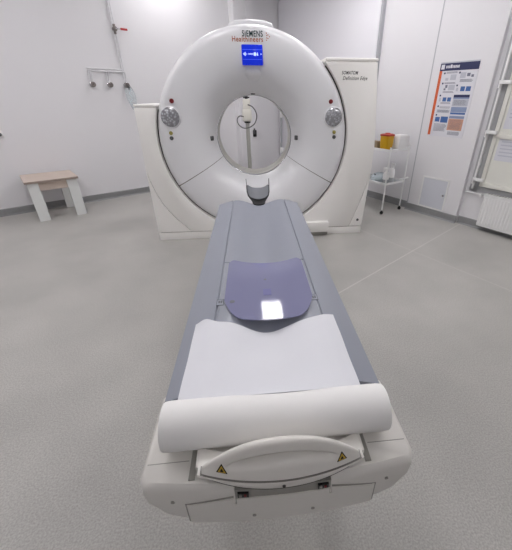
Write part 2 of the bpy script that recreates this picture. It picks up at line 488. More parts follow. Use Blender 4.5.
mb = MB(); quv(mb, 0, 0.075, 0.11, 0.985)
mb.build('side_stripe', 'porange', p)
mb = MB()
mats = ['navy', 'pblue', 'pbluegrey', 'pgrey', 'psalmon', 'pink_ink']
def lines(u0, u1, v0, v1, n):
    for i in range(n):
        v = v0 + (v1 - v0) * i / n
        quv(mb, u0, u1 - 0.05 * random.random(), v, v + 0.006)
mb.mi = 0
for (u, v) in ((0.135, .13), (0.535, .13), (0.135, .26), (0.535, .29), (0.135, .42), (0.135, .565), (0.135, .685)):
    quv(mb, u, u + 0.04, v, v + 0.022)
quv(mb, 0.53, 0.94, 0.42, 0.455)
mb.mi = 1
for (u0, u1, v0, v1) in ((0.24, .34, .455, .51), (.37, .47, .455, .51), (.66, .77, .315, .375), (.80, .92, .315, .375), (.14, .27, .725, .79), (.30, .50, .715, .80), (.53, .93, .655, .68)):
    quv(mb, u0, u1, v0, v1)
mb.mi = 2
for (u0, u1, v0, v1) in ((.53, .94, .58, .65), (.53, .94, .455, .475), (.53, .93, .70, .735)):
    quv(mb, u0, u1, v0, v1)
mb.mi = 3
for (u0, u1, v0, v1) in ((.33, .48, .16, .23), (.2, .28, .20, .235), (.58, .72, .14, .21), (.33, .5, .29, .36), (.14, .5, .62, .665), (.53, .94, .48, .57), (.55, .6, .33, .375), (.14, .19, .46, .51)):
    quv(mb, u0, u1, v0, v1)
mb.mi = 4; quv(mb, .53, .93, .74, .90)
mb.mi = 5
lines(.2, .5, .125, .15, 2); lines(.6, .93, .225, .265, 3); lines(.2, .5, .26, .28, 2); lines(.2, .5, .375, .40, 2)
lines(.2, .48, .52, .55, 2); lines(.2, .5, .58, .61, 2); lines(.14, .5, .82, .93, 7); lines(.16, .5, .625, .66, 3); lines(.57, .9, .92, .97, 4)
lines(.56, .9, .49, .56, 5); lines(.57, .9, .76, .89, 8)
for (u0, u1, v0, v1) in ((.24, .3, .29, .33), (.75, .83, .15, .19), (.86, .92, .17, .20), (.21, .26, .335, .36)):
    quv(mb, u0, u1, v0, v1)
mb.build('print', mats, p)

# inspection hatch on the column
hch = empty('wall_hatch', O2 - N2 * PN, ROT2, label='small pale grey inspection hatch low on the white column under the poster', cat='hatch')
mb = MB()
for (x0, x1, z0, z1) in ((.455, .475, .095, .50), (.815, .835, .095, .50), (.455, .835, .095, .115), (.455, .835, .48, .50)):
    mb.box(x0, x1, -0.008, 0, z0, z1, 0.002, 1)
mb.build('hatch_frame', 'white', hch)
mb = MB(); mb.box(.475, .815, -0.006, 0, .115, .48); mb.build('hatch_door', 'hatch', hch)
mb = MB(); mb.lathe([(0.0005, -0.02), (0.012, -0.018), (0.014, -0.006)], c=(.79, 0, .30), axis='y', n=16); mb.build('latch', 'chrome', hch)

# ------------------------------------------------------------------ left wall fittings
g = empty('gas_pipework', O1, ROT1, label='chrome medical gas pipes with three outlets and a red lever valve on the left wall', cat='gas pipework')
mb = MB()
for ds, top in ((-0.012, H), (0.014, H)):
    mb.tube([(-0.243 + ds, -0.022, 1.72), (-0.243 + ds, -0.022, top)], 0.0075, 10)
mb.build('riser_pipe', 'pipe', g)
mb = MB()
for dz in (0.0, 0.026):
    mb.tube([(-0.695, -0.022, 1.708 + dz), (-0.235, -0.022, 1.708 + dz)], 0.008, 10)
mb.build('header_pipe', 'pipe', g)
for s_ in (-0.675, -0.455, -0.235):
    mb = MB()
    for ds in (-0.016, 0.016):
        mb.tube([(s_ + ds, -0.022, 1.57), (s_ + ds, -0.022, 1.708)], 0.007, 10)
    mb.build('drop_pipe', 'pipe', g)
    mb = MB()
    mb.lathe([(0.0005, -0.001), (0.032, -0.001), (0.034, -0.03), (0.028, -0.034), (0.028, -0.05)], c=(s_ - .005, 0, 1.545), axis='y', n=24)
    mb.mi = 1
    mb.lathe([(0.028, -0.05), (0.031, -0.052), (0.031, -0.085), (0.026, -0.09), (0.012, -0.088), (0.010, -0.078), (0.0005, -0.078)], c=(s_ - .005, 0, 1.545), axis='y', n=24)
    mb.build('gas_outlet', ['chrome', 'outlet'], g)
mb = MB()
mb.lathe([(0.0005, -0.005), (0.022, -0.005), (0.03, -0.012), (0.03, -0.05), (0.02, -0.06), (0.0005, -0.062)], c=(-0.238, 0, 2.196), axis='y', n=20)
mb.tube([(-0.238, -0.022, 2.14), (-0.238, -0.022, 2.25)], 0.018, 12)
valve = mb.build('valve', 'outlet', g)
mb = MB(); mb.box(-0.238, -0.16, -0.068, -0.060, 2.19, 2.205, 0.002, 1); mb.mi = 1
mb.box(-0.175, -0.085, -0.074, -0.056, 2.185, 2.21, 0.005); mb.build('lever', ['chrome', 'red'], valve)

# clear bag with tubing hung from the right outlet
mb = MB()
def bagf(u, v):
    wdt = 0.055 * (0.35 + 0.9 * sin(pi * min(1, v * 0.9 + 0.08)))
    x = (u - 0.5) * 2 * wdt
    z = 1.535 - 0.30 * v
    y = -0.095 + 0.02 * (1 - v) - 0.018 * cos(pi * (u - 0.5)) * sin(pi * v) + 0.008 * sin(9 * u + 7 * v)
    return (-0.232 + x + 0.02 * v, y, z)
mb.grid(bagf, 10, 14, 0.0015)
bag = mb.build('bag_film', 'clearbag')
bagr = empty('oxygen_mask_bag', O1, ROT1, label='clear plastic bag with oxygen tubing hanging from the right gas outlet', cat='bag')
bag.parent = bagr
mb = MB()
pts = []
for i in range(40):
    t = i / 39
    pts.append((-0.225 + 0.035 * sin(t * 14) * (0.4 + t * .6), -0.10 - 0.012 * cos(t * 17), 1.52 - 0.24 * t))
mb.tube(pts, 0.004, 6)
mb.build('tubing', 'palebag', bagr)
mb = MB(); mb.tube([(-0.25, -0.09, 1.545), (-0.232, -0.1, 1.52), (-0.232, -0.09, 1.49)], 0.008, 8); mb.build('connector', 'darkgrey', bagr)

sk = empty('wall_socket', O1, ROT1, label='white wall socket with a dark plug at the left edge of the photo', cat='socket')
mb = MB(); mb.box(-1.98, -1.825, -0.014, 0, 0.95, 1.03, 0.005); mb.build('plate', 'white', sk)
mb = MB(); mb.lathe([(0.0005, -0.045), (0.02, -0.043), (0.022, -0.014)], c=(-1.862, 0, 0.985), axis='y', n=16); mb.build('plug', 'darkgrey', sk)

# handset hung on the duct behind the scanner
hs_ = empty('wall_handset', O1, ROT1, label='small black handset hung on the white duct behind the scanner bore', cat='handset')
mb = MB(); mb.box(1.865, 1.925, -DN - 0.045, -DN, 0.74, 0.86, 0.01); mb.build('body', 'black', hs_)
mb = MB(); mb.box(1.852, 1.885, -DN - 0.06, -DN - 0.04, 0.79, 0.89, 0.008); mb.build('clip', 'darkgrey', hs_)

# ------------------------------------------------------------------ bench on the left wall
BR = atan2(0.30, 0.44)
bn = empty('bench', (-2.755, 0.765, 0), BR, label='low beige topped bench with pale grey board legs against the left wall', cat='bench')
BW, BD, BH = 0.53, 0.53, 0.50
mb = MB(); mb.box(-0.02, BW + 0.02, -0.02, BD, BH - 0.026, BH, 0.002, 1)
mb.build('bench_top', 'beige', bn)
mb = MB(); mb.box(-0.021, BW + 0.021, -0.0215, -0.0195, BH - 0.026, BH - 0.002); mb.build('edge_band', 'bench_edge', bn)
for (x0, x1, y0, y1) in ((0, .115, 0, .04), (BW - .115, BW, 0, .04), (.05, .145, BD - .05, BD - .01), (.375, .475, BD - .05, BD - .01)):
    mb = MB(); mb.box(x0, x1, y0, y1, 0, BH - 0.026, 0.002, 1); mb.build('leg', 'benchleg', bn)
mb = MB(); mb.box(.115, BW - .115, .012, .03, BH - 0.125, BH - 0.026); mb.build('apron', 'beige', bn)

# ------------------------------------------------------------------ shelf cart and what is on it
CX0, CX1, CY0, CY1 = -0.40, 0.25, 1.797, 2.175
def cart_local(x, n): return O2 - N2 * OFF2 + D2 * x + N2 * n
ct = empty('shelf_cart', cart_local((CX0 + CX1) / 2, (CY0 + CY1) / 2), ROT2, label='white tubular instrument cart with two steel shelves in the recess right of the scanner', cat='cart')
hx, hy = (CX1 - CX0) / 2, (CY1 - CY0) / 2
for sx in (-1, 1):
    for sy in (-1, 1):
        mb = MB(); mb.tube([(sx * hx, sy * hy, 0.05), (sx * hx, sy * hy, 0.86)], 0.0095, 10)
        lg = mb.build('leg', 'whitemetal', ct)
        mb = MB(); mb.lathe([(0.0005, -.016), (0.016, -.016), (0.022, -.01), (0.022, .01), (0.016, .016), (0.0005, .016)], c=(sx * hx, sy * hy, 0.022), axis='x', n=16)
        mb.tube([(sx * hx, sy * hy, 0.02), (sx * hx, sy * hy, 0.055)], 0.011, 10)
        mb.build('caster', 'black', lg)
for z in (0.815, 0.40):
    mb = MB()
    mb.box(-hx, hx, -hy, hy, z - 0.004, z, 0.0)
    mb.mi = 1
    for a in (-1, 1):
        mb.box(-hx, hx, a * hy - .006, a * hy + .006, z - 0.012, z + 0.018, 0.003, 1)
        mb.box(a * hx - .006, a * hx + .006, -hy, hy, z - 0.012, z + 0.018, 0.003, 1)
    mb.build('shelf', ['steel', 'whitemetal'], ct)
mb = MB(); mb.tube([(hx, -hy + .25, 0.44), (hx, hy, 0.44)], 0.008, 8)
mb.tube([(hx, hy, 0.44), (hx + 0.0, hy + 0.08, 0.44)], 0.009, 8)
mb.build('side_rail', 'whitemetal', ct)

def oncart(x, n, z): v = cart_local(x, n); return (v.x, v.y, z)
sb = empty('sharps_bin', oncart(0.10, 1.885, 0.815), ROT2, label='yellow sharps bin with red lid on the cart top shelf', cat='bin')
mb = MB()
def rr(hw, hd, z, rad=0.02, n=5):
    out = []
    for cx_, cy_, a in ((hw - rad, hd - rad, 0), (-hw + rad, hd - rad, pi / 2), (-hw + rad, -hd + rad, pi), (hw - rad, -hd + rad, 1.5 * pi)):
        for i in range(n): 
            t = a + (pi / 2) * i / (n - 1); out.append((cx_ + rad * cos(t), cy_ + rad * sin(t), z))
    return out
mb.loft([rr(.056, .056, .001), rr(.062, .062, .06), rr(.066, .066, .165)])
mb.build('body', 'yellow', sb)
mb = MB(); mb.loft([rr(.070, .070, .163), rr(.071, .071, .180), rr(.05, .05, .190)]); mb.mi = 0
mb.lathe([(0.0005, .200), (.03, .198), (.034, .186)], c=(0, 0, 0), n=20)
mb.build('lid', 'binlid', sb)

bx = empty('white_box', oncart(0.165, 2.06, 0.815), ROT2, label='plain white dispenser box on the cart top shelf beside the yellow bin', cat='box')
mb = MB(); mb.box(-.075, .075, -.095, .095, .001, .168, 0.008); mb.build('body', 'white', bx)
mb = MB(); mb.box(-.06, .06, -.08, .08, .166, .174, 0.003); mb.build('lid', 'white', bx)
mb = MB(); mb.box(-.05, .05, -.035, .035, 0.001, .085, 0.004)
mb.box(-.04, .04, -.03, .03, .085, .092, 0.002)
tag(mb.build('card_box', 'brown', loc=oncart(-0.06, 1.87, 0.815), rotz=ROT2), 'small brown cardboard box left of the yellow sharps bin', 'box')

def spray(loc, rz, h, label):
    e = empty('spray_bottle', loc, rz, label=label, cat='bottle', group='spray bottles on the cart')
    k = h / 0.2
    mb = MB(); mb.lathe([(0.0005, 0.001), (.036, .001), (.04, .01), (.04, .05 * k)], n=20)
    mb.mi = 1
    mb.lathe([(.04, .05 * k), (.04, .11 * k), (.032, .135 * k), (.016, .15 * k), (.016, .16 * k)], n=20)
    mb.build('body', ['bottleclear', 'bottle'], e)
    mb = MB(); mb.lathe([(.018, .155 * k), (.018, .175 * k), (.0005, .176 * k)], n=16)
    mb.box(-.045, .03, -.013, .013, .172 * k, .2 * k, 0.006)
    mb.build('spray_head', 'bottle', e)
    mb = MB(); mb.tube([(-.03, 0, .175 * k), (-.04, 0, .15 * k), (-.032, 0, .135 * k)], 0.005, 8); mb.build('trigger', 'bottle', e)
spray(oncart(0.175, 1.875, 0.40), ROT2 + 0.6, 0.20, 'shorter white spray bottle beside the cart front leg on the lower shelf')
spray(oncart(0.175, 1.985, 0.40), ROT2 + 2.8, 0.25, 'taller white spray bottle at the right of the cart lower shelf')

pb = empty('plastic_bag', oncart(0.03, 1.92, 0.40), ROT2, label='crumpled pale blue plastic bag on the cart lower shelf', cat='bag')
mb = MB()
secs = []
for j, (z, s_) in enumerate(((0.001, .85), (.03, 1.0), (.06, .95), (.085, .75), (.10, .45), (.108, .12))):
    secs.append([(0.105 * s_ * cos(a) * (1 + .06 * sin(7 * a + j)), 0.12 * s_ * sin(a) * (1 + .06 * cos(9 * a - j)), z + .005 * sin(9 * a + j) * (j > 0)) for a in [2 * pi * i / 24 for i in range(24)]])
mb.loft(secs); mb.build('film', 'palebag', pb)
mb = MB(); mb.box(-.012, .012, -.1, -.088, .085, .10, 0.003); mb.build('clip', 'ink', pb)

# ------------------------------------------------------------------ CT scanner
G = empty('ct_scanner', (0, 0, 0), 0, label='large white ring shaped CT scanner with blue screen and ivory side covers', cat='ct scanner')
ZC = 1.03
PROF = [(.930, .13), (.930, .075), (.924, .045), (.908, .018), (.885, .004), (.85, -.002), (.80, -.003), (.74, .001), (.69, .008), (.64, .02), (.59, .038), (.545, .065), (.505, .098), (.47, .138), (.44, .18), (.415, .225), (.40, .262), (.394, .275)]
A0 = radians(208.6); A1 = radians(331.4); ga = radians(0.28)
mb = MB(); mb.lathe(PROF, c=(0, 0, ZC), axis='y', n=120, a0=A1 - 2 * pi + ga, a1=A0 - ga); mb.build('front_cover', 'ring', G, angle=50)
mb = MB(); mb.lathe(PROF, c=(0, 0, ZC), axis='y', n=70, a0=A0 + ga, a1=A1 - ga); mb.build('lower_cover', 'ring', G, angle=50)
for a_ in (A0, A1):
    mb = MB(); mb.lathe([(r_ , y + .012) for r_, y in PROF[3:-1]], c=(0, 0, ZC), axis='y', n=12, a0=a_ - .05, a1=a_ + .05)
    mb.build('cover_seam', 'seam', G)
# bore tunnel
mb = MB()
mb.lathe([(.394, .275), (.386, .283), (.388, .30)], c=(0, 0, ZC), axis='y', n=96)
mb.build('bore_rim', 'chrome', G)
mb = MB()
mb.lathe([(.388, .30), (.389, .40), (.393, .405), (.393, .412), (.389, .417), (.389, .60)], c=(0, 0, ZC), axis='y', n=96)
mb.lathe([(.389, .60), (.41, .66), (.47, .75), (.56, .83), (.66, .87), (.90, .88)], c=(0, 0, ZC), axis='y', n=96)
mb.build('bore_liner', 'bore', G, angle=50)
mb = MB()
mb.lathe([(.90, .88), (.915, .86), (.915, .13), (.90, .13)], c=(0, 0, ZC), axis='y', n=96)
mb.build('rear_body', 'ring', G)
# hump on top
mb = MB()
pts = [(-.20, 1.80), (.22, 1.80), (.215, 1.955), (.20, 1.985), (.14, 2.004), (0.01, 2.010), (-.12, 2.004), (-.18, 1.985), (-.195, 1.955)]
mb.prism(pts, 0.16, 0.80, 'y', bev=0.02, seg=3); mb.build('top_housing', 'ring', G)
# dark gap between ring and side covers
mb = MB()
mb.lathe([(.91, .10), (.962, .055), (.962, .12), (.91, .12)], c=(0, 0, ZC), axis='y', n=96, a0=radians(163.5), a1=radians(402.5))
mb.build('ring_gap', 'gap', G)

RC = 0.940
def arc(a0, a1, n, r=RC): return [(r * cos(radians(a0 + (a1 - a0) * i / n)), ZC + r * sin(radians(a0 + (a1 - a0) * i / n))) for i in range(n + 1)]
ZB = 0.092
def ang(z): return math.degrees(math.asin((z - ZC) / RC))
# left cover
aL = 180 - ang(1.31)
aB = 180 - ang(ZB)
seamL = [(-1.100, .800), (-1.082, .664), (-1.050, .545), (-1.005, .432), (-.945, .330), (-.876, .240), (-.800, .155), (-.742, ZB)]
left = [(-1.094, 1.31)] + [(-1.097, 1.05)] + seamL + arc(aB, aL, 40)
mb = MB(); mb.prism(left, 0.0, 0.86, 'y', bev=0.008); mb.build('side_cover', 'cover', G)
so = [(x - .006, z - .004) for x, z in seamL]
corner = so[::-1] + [] ; corner = [(-1.102, so[0][1])] + so[1:-1] + [(seamL[-1][0] - .008, ZB), (-1.104, ZB)]
mb = MB(); mb.prism(corner, 0.0, 0.86, 'y', bev=0.003, seg=1); mb.build('corner_cover', 'cover', G)
mb = MB(); mb.box(-1.098, -.892, 0.002, 0.86, 1.318, 1.340, 0.008); mb.box(-1.085, -.905, 0.02, .84, 1.30, 1.32); mb.build('cover_cap', 'cover', G)
# right cover
aR = ang(1.69); aRB = ang(ZB)
seamR = [(1.235, .80), (1.205, .613), (1.165, .44), (1.112, .279), (1.043, ZB)]
right = arc(aRB, aR, 44) + [(1.17, 1.69), (1.20, 1.40), (1.225, 1.15), (1.238, .95)] + seamR
mb = MB(); mb.prism(right, 0.0, 0.86, 'y', bev=0.008); mb.build('side_cover', 'cover', G)
cr = [(x + .007, z - .003) for x, z in seamR[1:-1]]
cor = [(1.236, .78)] + cr + [(1.051, ZB), (1.196, ZB), (1.215, .4)]
mb = MB(); mb.prism(cor, 0.0, 0.86, 'y', bev=0.003, seg=1); mb.build('corner_cover', 'cover', G)
mb = MB(); mb.box(.675, 1.178, 0.0, 0.86, 1.698, 1.722, 0.009); mb.box(.70, 1.16, 0.02, .84, 1.68, 1.70); mb.build('cover_cap', 'cover', G)
# plinth and inner backing
mb = MB(); mb.box(-1.102, 1.194, 0.002, 0.86, 0.0, 0.084, 0.004)
mb.build('plinth', 'cover', G)
mb = MB(); mb.prism([(-1.08, .02), (1.17, .02), (1.19, .75), (.96, .75)] + arc(-17, -163, 40, .965) + [(-.96, .75), (-1.085, .75)], 0.016, 0.84, 'y'); mb.build('seam_backing', 'seam', G)
# foot box at the right of the front
mb = MB(); mb.box(.30, .792, -.055, .01, .05, .165, 0.004); mb.build('front_box', 'cover', G)
mb = MB(); mb.box(.30, .788, -.035, .004, .012, .052, 0.002); mb.build('front_box_base', 'recess', G)
mb = MB(); mb.lathe([(0.0005, -.004), (.014, -.003), (.016, 0.002)], c=(1.142, 0, .165), axis='y', n=16); mb.build('screw', 'darkgrey', G)

def ysurf(r):
    for (r0, y0), (r1, y1) in zip(PROF, PROF[1:]):
        if r1 <= r <= r0: return y0 + (y1 - y0) * (r0 - r) / (r0 - r1)
    return 0
# speakers, buttons, markers
for sx in (-1, 1):
    cx_ = sx * .780
    mb = MB(); mb.lathe([(.096, .004), (.094, -.008), (.086, -.012), (.084, -.008)], c=(cx_, 0, 1.234), axis='y', n=40)
    sp = mb.build('speaker', 'ring', G)
    mb = MB(); mb.lathe([(.086, -.008), (.075, -.016), (.05, -.025), (.025, -.029), (.0005, -.030)], c=(cx_, 0, 1.234), axis='y', n=40); mb.build('grille', 'grille', sp)
    for nm, m_, x, z, rad in (('stop_button', 'darkred', sx * .745, 1.368, .020), ('start_button', 'olive', sx * .797, 1.097, .017), ('voice_button', 'darkgrey', sx * .799, 1.052, .018)):
        mb = MB(); mb.lathe([(rad, .004), (rad, -.010), (rad * .8, -.014), (.0005, -.015)], c=(x, 0, z), axis='y', n=20)
        o = mb.build(nm, m_, G)
        o['label'] = {'stop_button': 'dark red round button', 'start_button': 'olive yellow round button', 'voice_button': 'dark grey round button'}[nm]
    mb = MB()
    mb.box(-.019, .019, -.012, .012, -.022, .022, 0.005)
    o = mb.build('laser_window', 'darkgrey', G, loc=(sx * .438, .178, 1.03), rotz=-sx * 0.85)
mb = MB(); mb.box(-.022, .022, -.012, .012, -.012, .012, 0.004); mb.build('laser_window', 'darkgrey', G, loc=(.004, .262, 1.437))
# display
mb = MB(); mb.box(-.082, .104, -.008, .03, 1.652, 1.806, 0.008)
ds = mb.build('display', 'screen', G); ds['label'] = 'blue lit display screen'
mb = MB()
def ic(x0, x1, z0, z1): mb.box(x0, x1, -.0095, -.0078, z0, z1)
def poly(pts): mb.prism(pts, -.0095, -.0078, 'y')
poly([(-.070, 1.735), (-.055, 1.748), (-.055, 1.722)]); ic(-.053, -.046, 1.722, 1.748); ic(-.040, -.034, 1.731, 1.738)
for k in range(4): ic(-.022 + k * .010, -.015 + k * .010, 1.730, 1.741)
poly([(.034 + .014 * cos(a), 1.735 + .014 * sin(a)) for a in [2 * pi * i / 14 for i in range(14)]])
poly([(.050, 1.724), (.064, 1.724), (.057, 1.750)])
poly([(.084, 1.728), (.096, 1.735), (.084, 1.742)])
mb.build('screen_icons', 'icon', ds)
mb = MB(); mb.box(-.074, .096, -.0090, -.0078, 1.766, 1.769); mb.box(-.074, .096, -.0090, -.0078, 1.694, 1.697); mb.build('screen_lines', 'screenline', ds)
# soft sensor bump under the screen
mb = MB()
secs = []
for j in range(9):
    t = j / 8
    z = 1.625 - 0.095 * t
    hw = .075 + .012 * sin(pi * t) - .045 * t * t
    r_ = z - ZC
    yb = ysurf(r_) + 0.012
    bul = .030 * sin(pi * min(1, .08 + t * .92)) ** .6
    secs.append([(.010 + hw * cos(a), yb - bul * sin(a) - .002, z) for a in [pi * i / 12 for i in range(13)]])
mb.loft(secs, closed=False, caps=False); mb.build('camera_bump', 'ring', G, angle=70)
# lettering
text('maker_lettering', 'SIEMENS', -.070, .108, 1.861, .044, -.0058, 'teal', G, bold=.02)
text('maker_lettering', 'Healthineers', -.158, .110, 1.824, .040, -.0055, 'orange', G, bold=.012)
mb = MB()
for (i, j) in ((0, 2), (1, 1), (2, 0), (1, -1), (0, -2), (0.2, 0.7), (0.2, -.7)):
    x, z = .140 + i * .0135, 1.862 + j * .0125
    mb.lathe([(.0045, 0), (.0045, -.002), (.0003, -.002)], c=(x, -.0035, z), axis='y', n=10)
mb.build('maker_dots', 'orange', G)
text('model_lettering', 'SOMATOM', .835, .990, 1.592, .028, -.0012, 'ink', G, shear=.18, bold=.018)
text('model_lettering', 'Definition Edge', .848, 1.085, 1.548, .030, -.0012, 'ink', G, shear=.28, bold=.012)

# ------------------------------------------------------------------ injector stand behind the scanner
ij = empty('injector_stand', (-0.085, 2.35, 0), 0, label='white injector head on a grey floor stand seen through the scanner bore', cat='injector stand')
mb = MB()
for k in range(5):
    a = 2 * pi * k / 5 + .3
    mb.tube([(0, 0, .09), (.26 * cos(a), .26 * sin(a), .06)], [.022, .014], 10)
mb.build('base', 'stand', ij)
for k in range(5):
    a = 2 * pi * k / 5 + .3
    mb = MB(); mb.lathe([(.0005, -.012), (.026, -.012), (.03, 0), (.026, .012), (.0005, .012)], c=(.26 * cos(a), .26 * sin(a), .03), axis='x', n=16)
    mb.build('caster', 'black', ij)
mb = MB(); mb.tube([(0, 0, .06), (0, 0, 1.06)], .032, 20); mb.build('column', 'stand', ij)
mb = MB(); mb.lathe([(.0005, 1.04), (.05, 1.04), (.05, 1.07), (.0005, 1.07)], n=20); mb.build('collar', 'black', ij)
mb = MB(); mb.box(-.075, .075, -.07, .07, 1.06, 1.24, 0.025, 3); mb.box(-.06, .06, -.06, .06, 1.22, 1.38, 0.02, 3)
hd = mb.build('injector_head', 'injector', ij)
mb = MB(); mb.lathe([(.024, 1.37), (.024, 1.50), (.0005, 1.50)], n=16, c=(.0, 0, 0)); mb.box(-.05, .05, -.03, .03, 1.39, 1.41, .004); mb.build('bracket', 'black', hd)
mb = MB()
pts = []
for i in range(40):
    t = i / 39; a = 1.9 - t * 5.6
    pts.append((.0 + (.17 - .02 * t) * cos(a) * (1 if cos(a) > 0 else .95), -.10, 1.12 + (.19 if sin(a) > 0 else .13) * sin(a) + .0 * t))
pts = [(.02, -.06, 1.30)] + [(.09, -.09, 1.27), (.14, -.1, 1.2), (.15, -.1, 1.12), (.11, -.1, 1.03), (.02, -.1, .975), (-.07, -.1, .97), (-.14, -.1, 1.02), (-.16, -.1, 1.09), (-.12, -.09, 1.14), (-.05, -.06, 1.13)]
# smooth the loop
def catmull(P, n=6):
    P = [Vector(p) for p in P]; out = []
    for i in range(len(P) - 1):
        p0, p1, p2, p3 = P[max(i - 1, 0)], P[i], P[i + 1], P[min(i + 2, len(P) - 1)]
        for k in range(n):
            t = k / n
            out.append(0.5 * ((2 * p1) + (-p0 + p2) * t + (2 * p0 - 5 * p1 + 4 * p2 - p3) * t * t + (-p0 + 3 * p1 - 3 * p2 + p3) * t ** 3))
    out.append(P[-1]); return out
mb.tube(catmull(pts), .0085, 8); mb.build('cable', 'darkgrey', hd)

# ------------------------------------------------------------------ patient table
T = empty('patient_table', (0, -1.9, 0), 0, label='long grey topped scanner patient table with white foot end in the foreground', cat='patient table')
def tb(mb, name, m, par=T, angle=35):
    """build from world coordinates under the table Empty"""
    bmesh.ops.translate(mb.bm, vec=(0, 1.9, 0), verts=mb.bm.verts[:])
    return mb.build(name, m, par, angle=angle)
YH, YF = -0.975, -2.825
def zt(x):
    """height of the table top across its width"""
    a = abs(x)
    if a < .165: return .664 + .040 * (0.5 - 0.5 * cos(pi * a / .165))
    if a < .195: return .704
    return .704 - .031 * ((a - .195) / .111) ** 1.15
xs = [-.306, -.303, -.292, -.27, -.255, -.24, -.225, -.205, -.1975, -.194, -.1905, -.187, -.18]
xs += [-.165 + .0165 * i for i in range(0, 21)] + [-v for v in xs[::-1]]
def sect(y, dz=0.0, sh=1.0):
    out = []
    for x in xs:
        z = zt(x) + dz
        if abs(abs(x) - .1922) < .003: z -= .006
        if abs(x) > .305: z -= .008
        elif abs(x) > .302: z -= .001
        out.append((x * sh, y, z))
    return out + [(.292, y, .645), (-.292, y, .645)]
mb = MB(); mb.loft([sect(YH, -.006, .994), sect(YH - .006), sect(YH - .02)] + [sect(YH - .02 + (YF + .02 - YH) * i / 12) for i in range(1, 13)])
top = tb(mb, 'tabletop', 'tabletop', angle=25)
for xa, xb in ((-.303, -.268), (.255, .303)):
    mb = MB(); mb.box(xa, xb, YF - .006, YF + .003, .655, .677, .002, 1); tb(mb, 'end_strip', 'tableedge')
# clip plates and notch marks beside the pad
for sx in (-1, 1):
    mb = MB(); mb.box(sx * .184 - .012, sx * .184 + .012, -2.412, -2.376, .7035, .7055, .001, 1)
    mb.mi = 1; mb.box(sx * .184 - .0145, sx * .184 + .0145, -2.416, -2.372, .7030, .7046); mb.box(sx * .184 - .007, sx * .184 - .001, -2.402, -2.386, .705, .7064); mb.box(sx * .184 + .001, sx * .184 + .007, -2.402, -2.386, .705, .7064)
    tb(mb, 'clip_plate', ['tabletop', 'tableedge'])
    mb = MB(); mb.box(sx * .178 - .012, sx * .178 + .012, -2.053, -2.048, .702, .7052), tb(mb, 'notch_mark', 'tableedge')
# carriage, lift column, floor base
mb = MB(); mb.box(-.255, .255, -2.83, -1.0, .54, .648, 0.02, 3); tb(mb, 'carriage', 'house')
mb = MB(); mb.box(-.17, .17, -2.35, -1.25, .085, .545, 0.03, 3); tb(mb, 'lift_column', 'house')
mb = MB(); mb.box(-.22, .22, -2.45, -.16, .0, .09, 0.02, 3); tb(mb, 'base', 'house')
# foot-end housing
def fy(x, d=0.0): return -3.062 - d + .027 * (abs(x) / .32) ** 2.0
def plan(hw, back, d, n=20, rc=.02):
    pts = [(hw, back), (hw, fy(hw, d) + rc)]
    fr = []
    for i in range(n + 1):
        x = hw - rc * .6 - (2 * hw - rc * 1.2) * i / n
        fr.append((x, fy(x, d)))
    return [(-p[0], p[1]) for p in []] + pts + fr + [(-hw, fy(hw, d) + rc), (-hw, back)]
mb = MB()
layers = [(.238, -2.80, -.030, .520), (.250, -2.80, -.008, .526), (.278, -2.80, .002, .560), (.312, -2.80, .004, .610), (.318, -2.80, .002, .642), (.316, -2.80, -.001, .656), (.308, -2.80, -.010, .664)]
mb.loft([[(x, y, z) for x, y in plan(hw, bk, d)] for hw, bk, d, z in layers])
hou = tb(mb, 'foot_housing', 'house', angle=40)
# top deck seam lines left and right, channels beside the handle
for sx in (-1, 1):
    mb = MB(); 
    mb.box(sx * .200 - .007, sx * .200 + .007, -3.035, -2.93, .655, .6668)
    tb(mb, 'channel', 'recess')
    mb = MB(); mb.box(min(sx * .212, sx * .305), max(sx * .212, sx * .305), -2.991, -2.9895, .664, .6646)
    tb(mb, 'deck_seam', 'recess')
    mb = MB(); mb.box(sx * .178 - .012, sx * .178 + .012, -3.030, -2.94, .655, .700, .006)
    tb(mb, 'handle_support', 'house')
# pull handle: arched plate with a grip recess
NX = 44
HW = .172
def hy_(x): return -3.077 + .030 * (abs(x) / HW) ** 2
def hzs(x): return .705
def hza(x): return .711 + .073 * (1 - min(1, abs(x) / HW) ** 2.2)
KEY = [(0, 0), (.004, .13), (.008, .26), (.0145, .46), (.021, .64), (.0245, .76), (.028, .88), (.031, .95), (.036, 1.0)]
def key_y(f):
    for (y0, f0), (y1, f1) in zip(KEY, KEY[1:]):
        if f0 <= f <= f1: return y0 + (y1 - y0) * (f - f0) / (f1 - f0)
    return KEY[-1][0]
FR = [(key_y(i / 36), i / 36) for i in range(37)] + [(.042, .99), (.048, .94), (.052, .82), (.052, 0)]
secs = []
for i in range(NX + 1):
    x = -HW + 2 * HW * i / NX
    zs, za, y0 = hzs(x), hza(x), hy_(x)
    kd = .25 + .75 * (za - .711) / .073
    sec = []
    for yr, f in FR:
        y = y0 + yr * kd
        if abs(x) < .115 and .2 < f < .95 and yr < .04:
            gx = abs(x) / .115
            fc = .60 - .10 * gx * gx
            dd = (f - fc) / (.13 if f < fc else .06)
            y += .032 * (1 - gx ** 4) * math.exp(-dd * dd)
        sec.append((x, y, zs + (za - zs) * f))
    secs.append(sec)
mb = MB(); mb.loft(secs)
hd_ = tb(mb, 'pull_handle', 'house', angle=50)
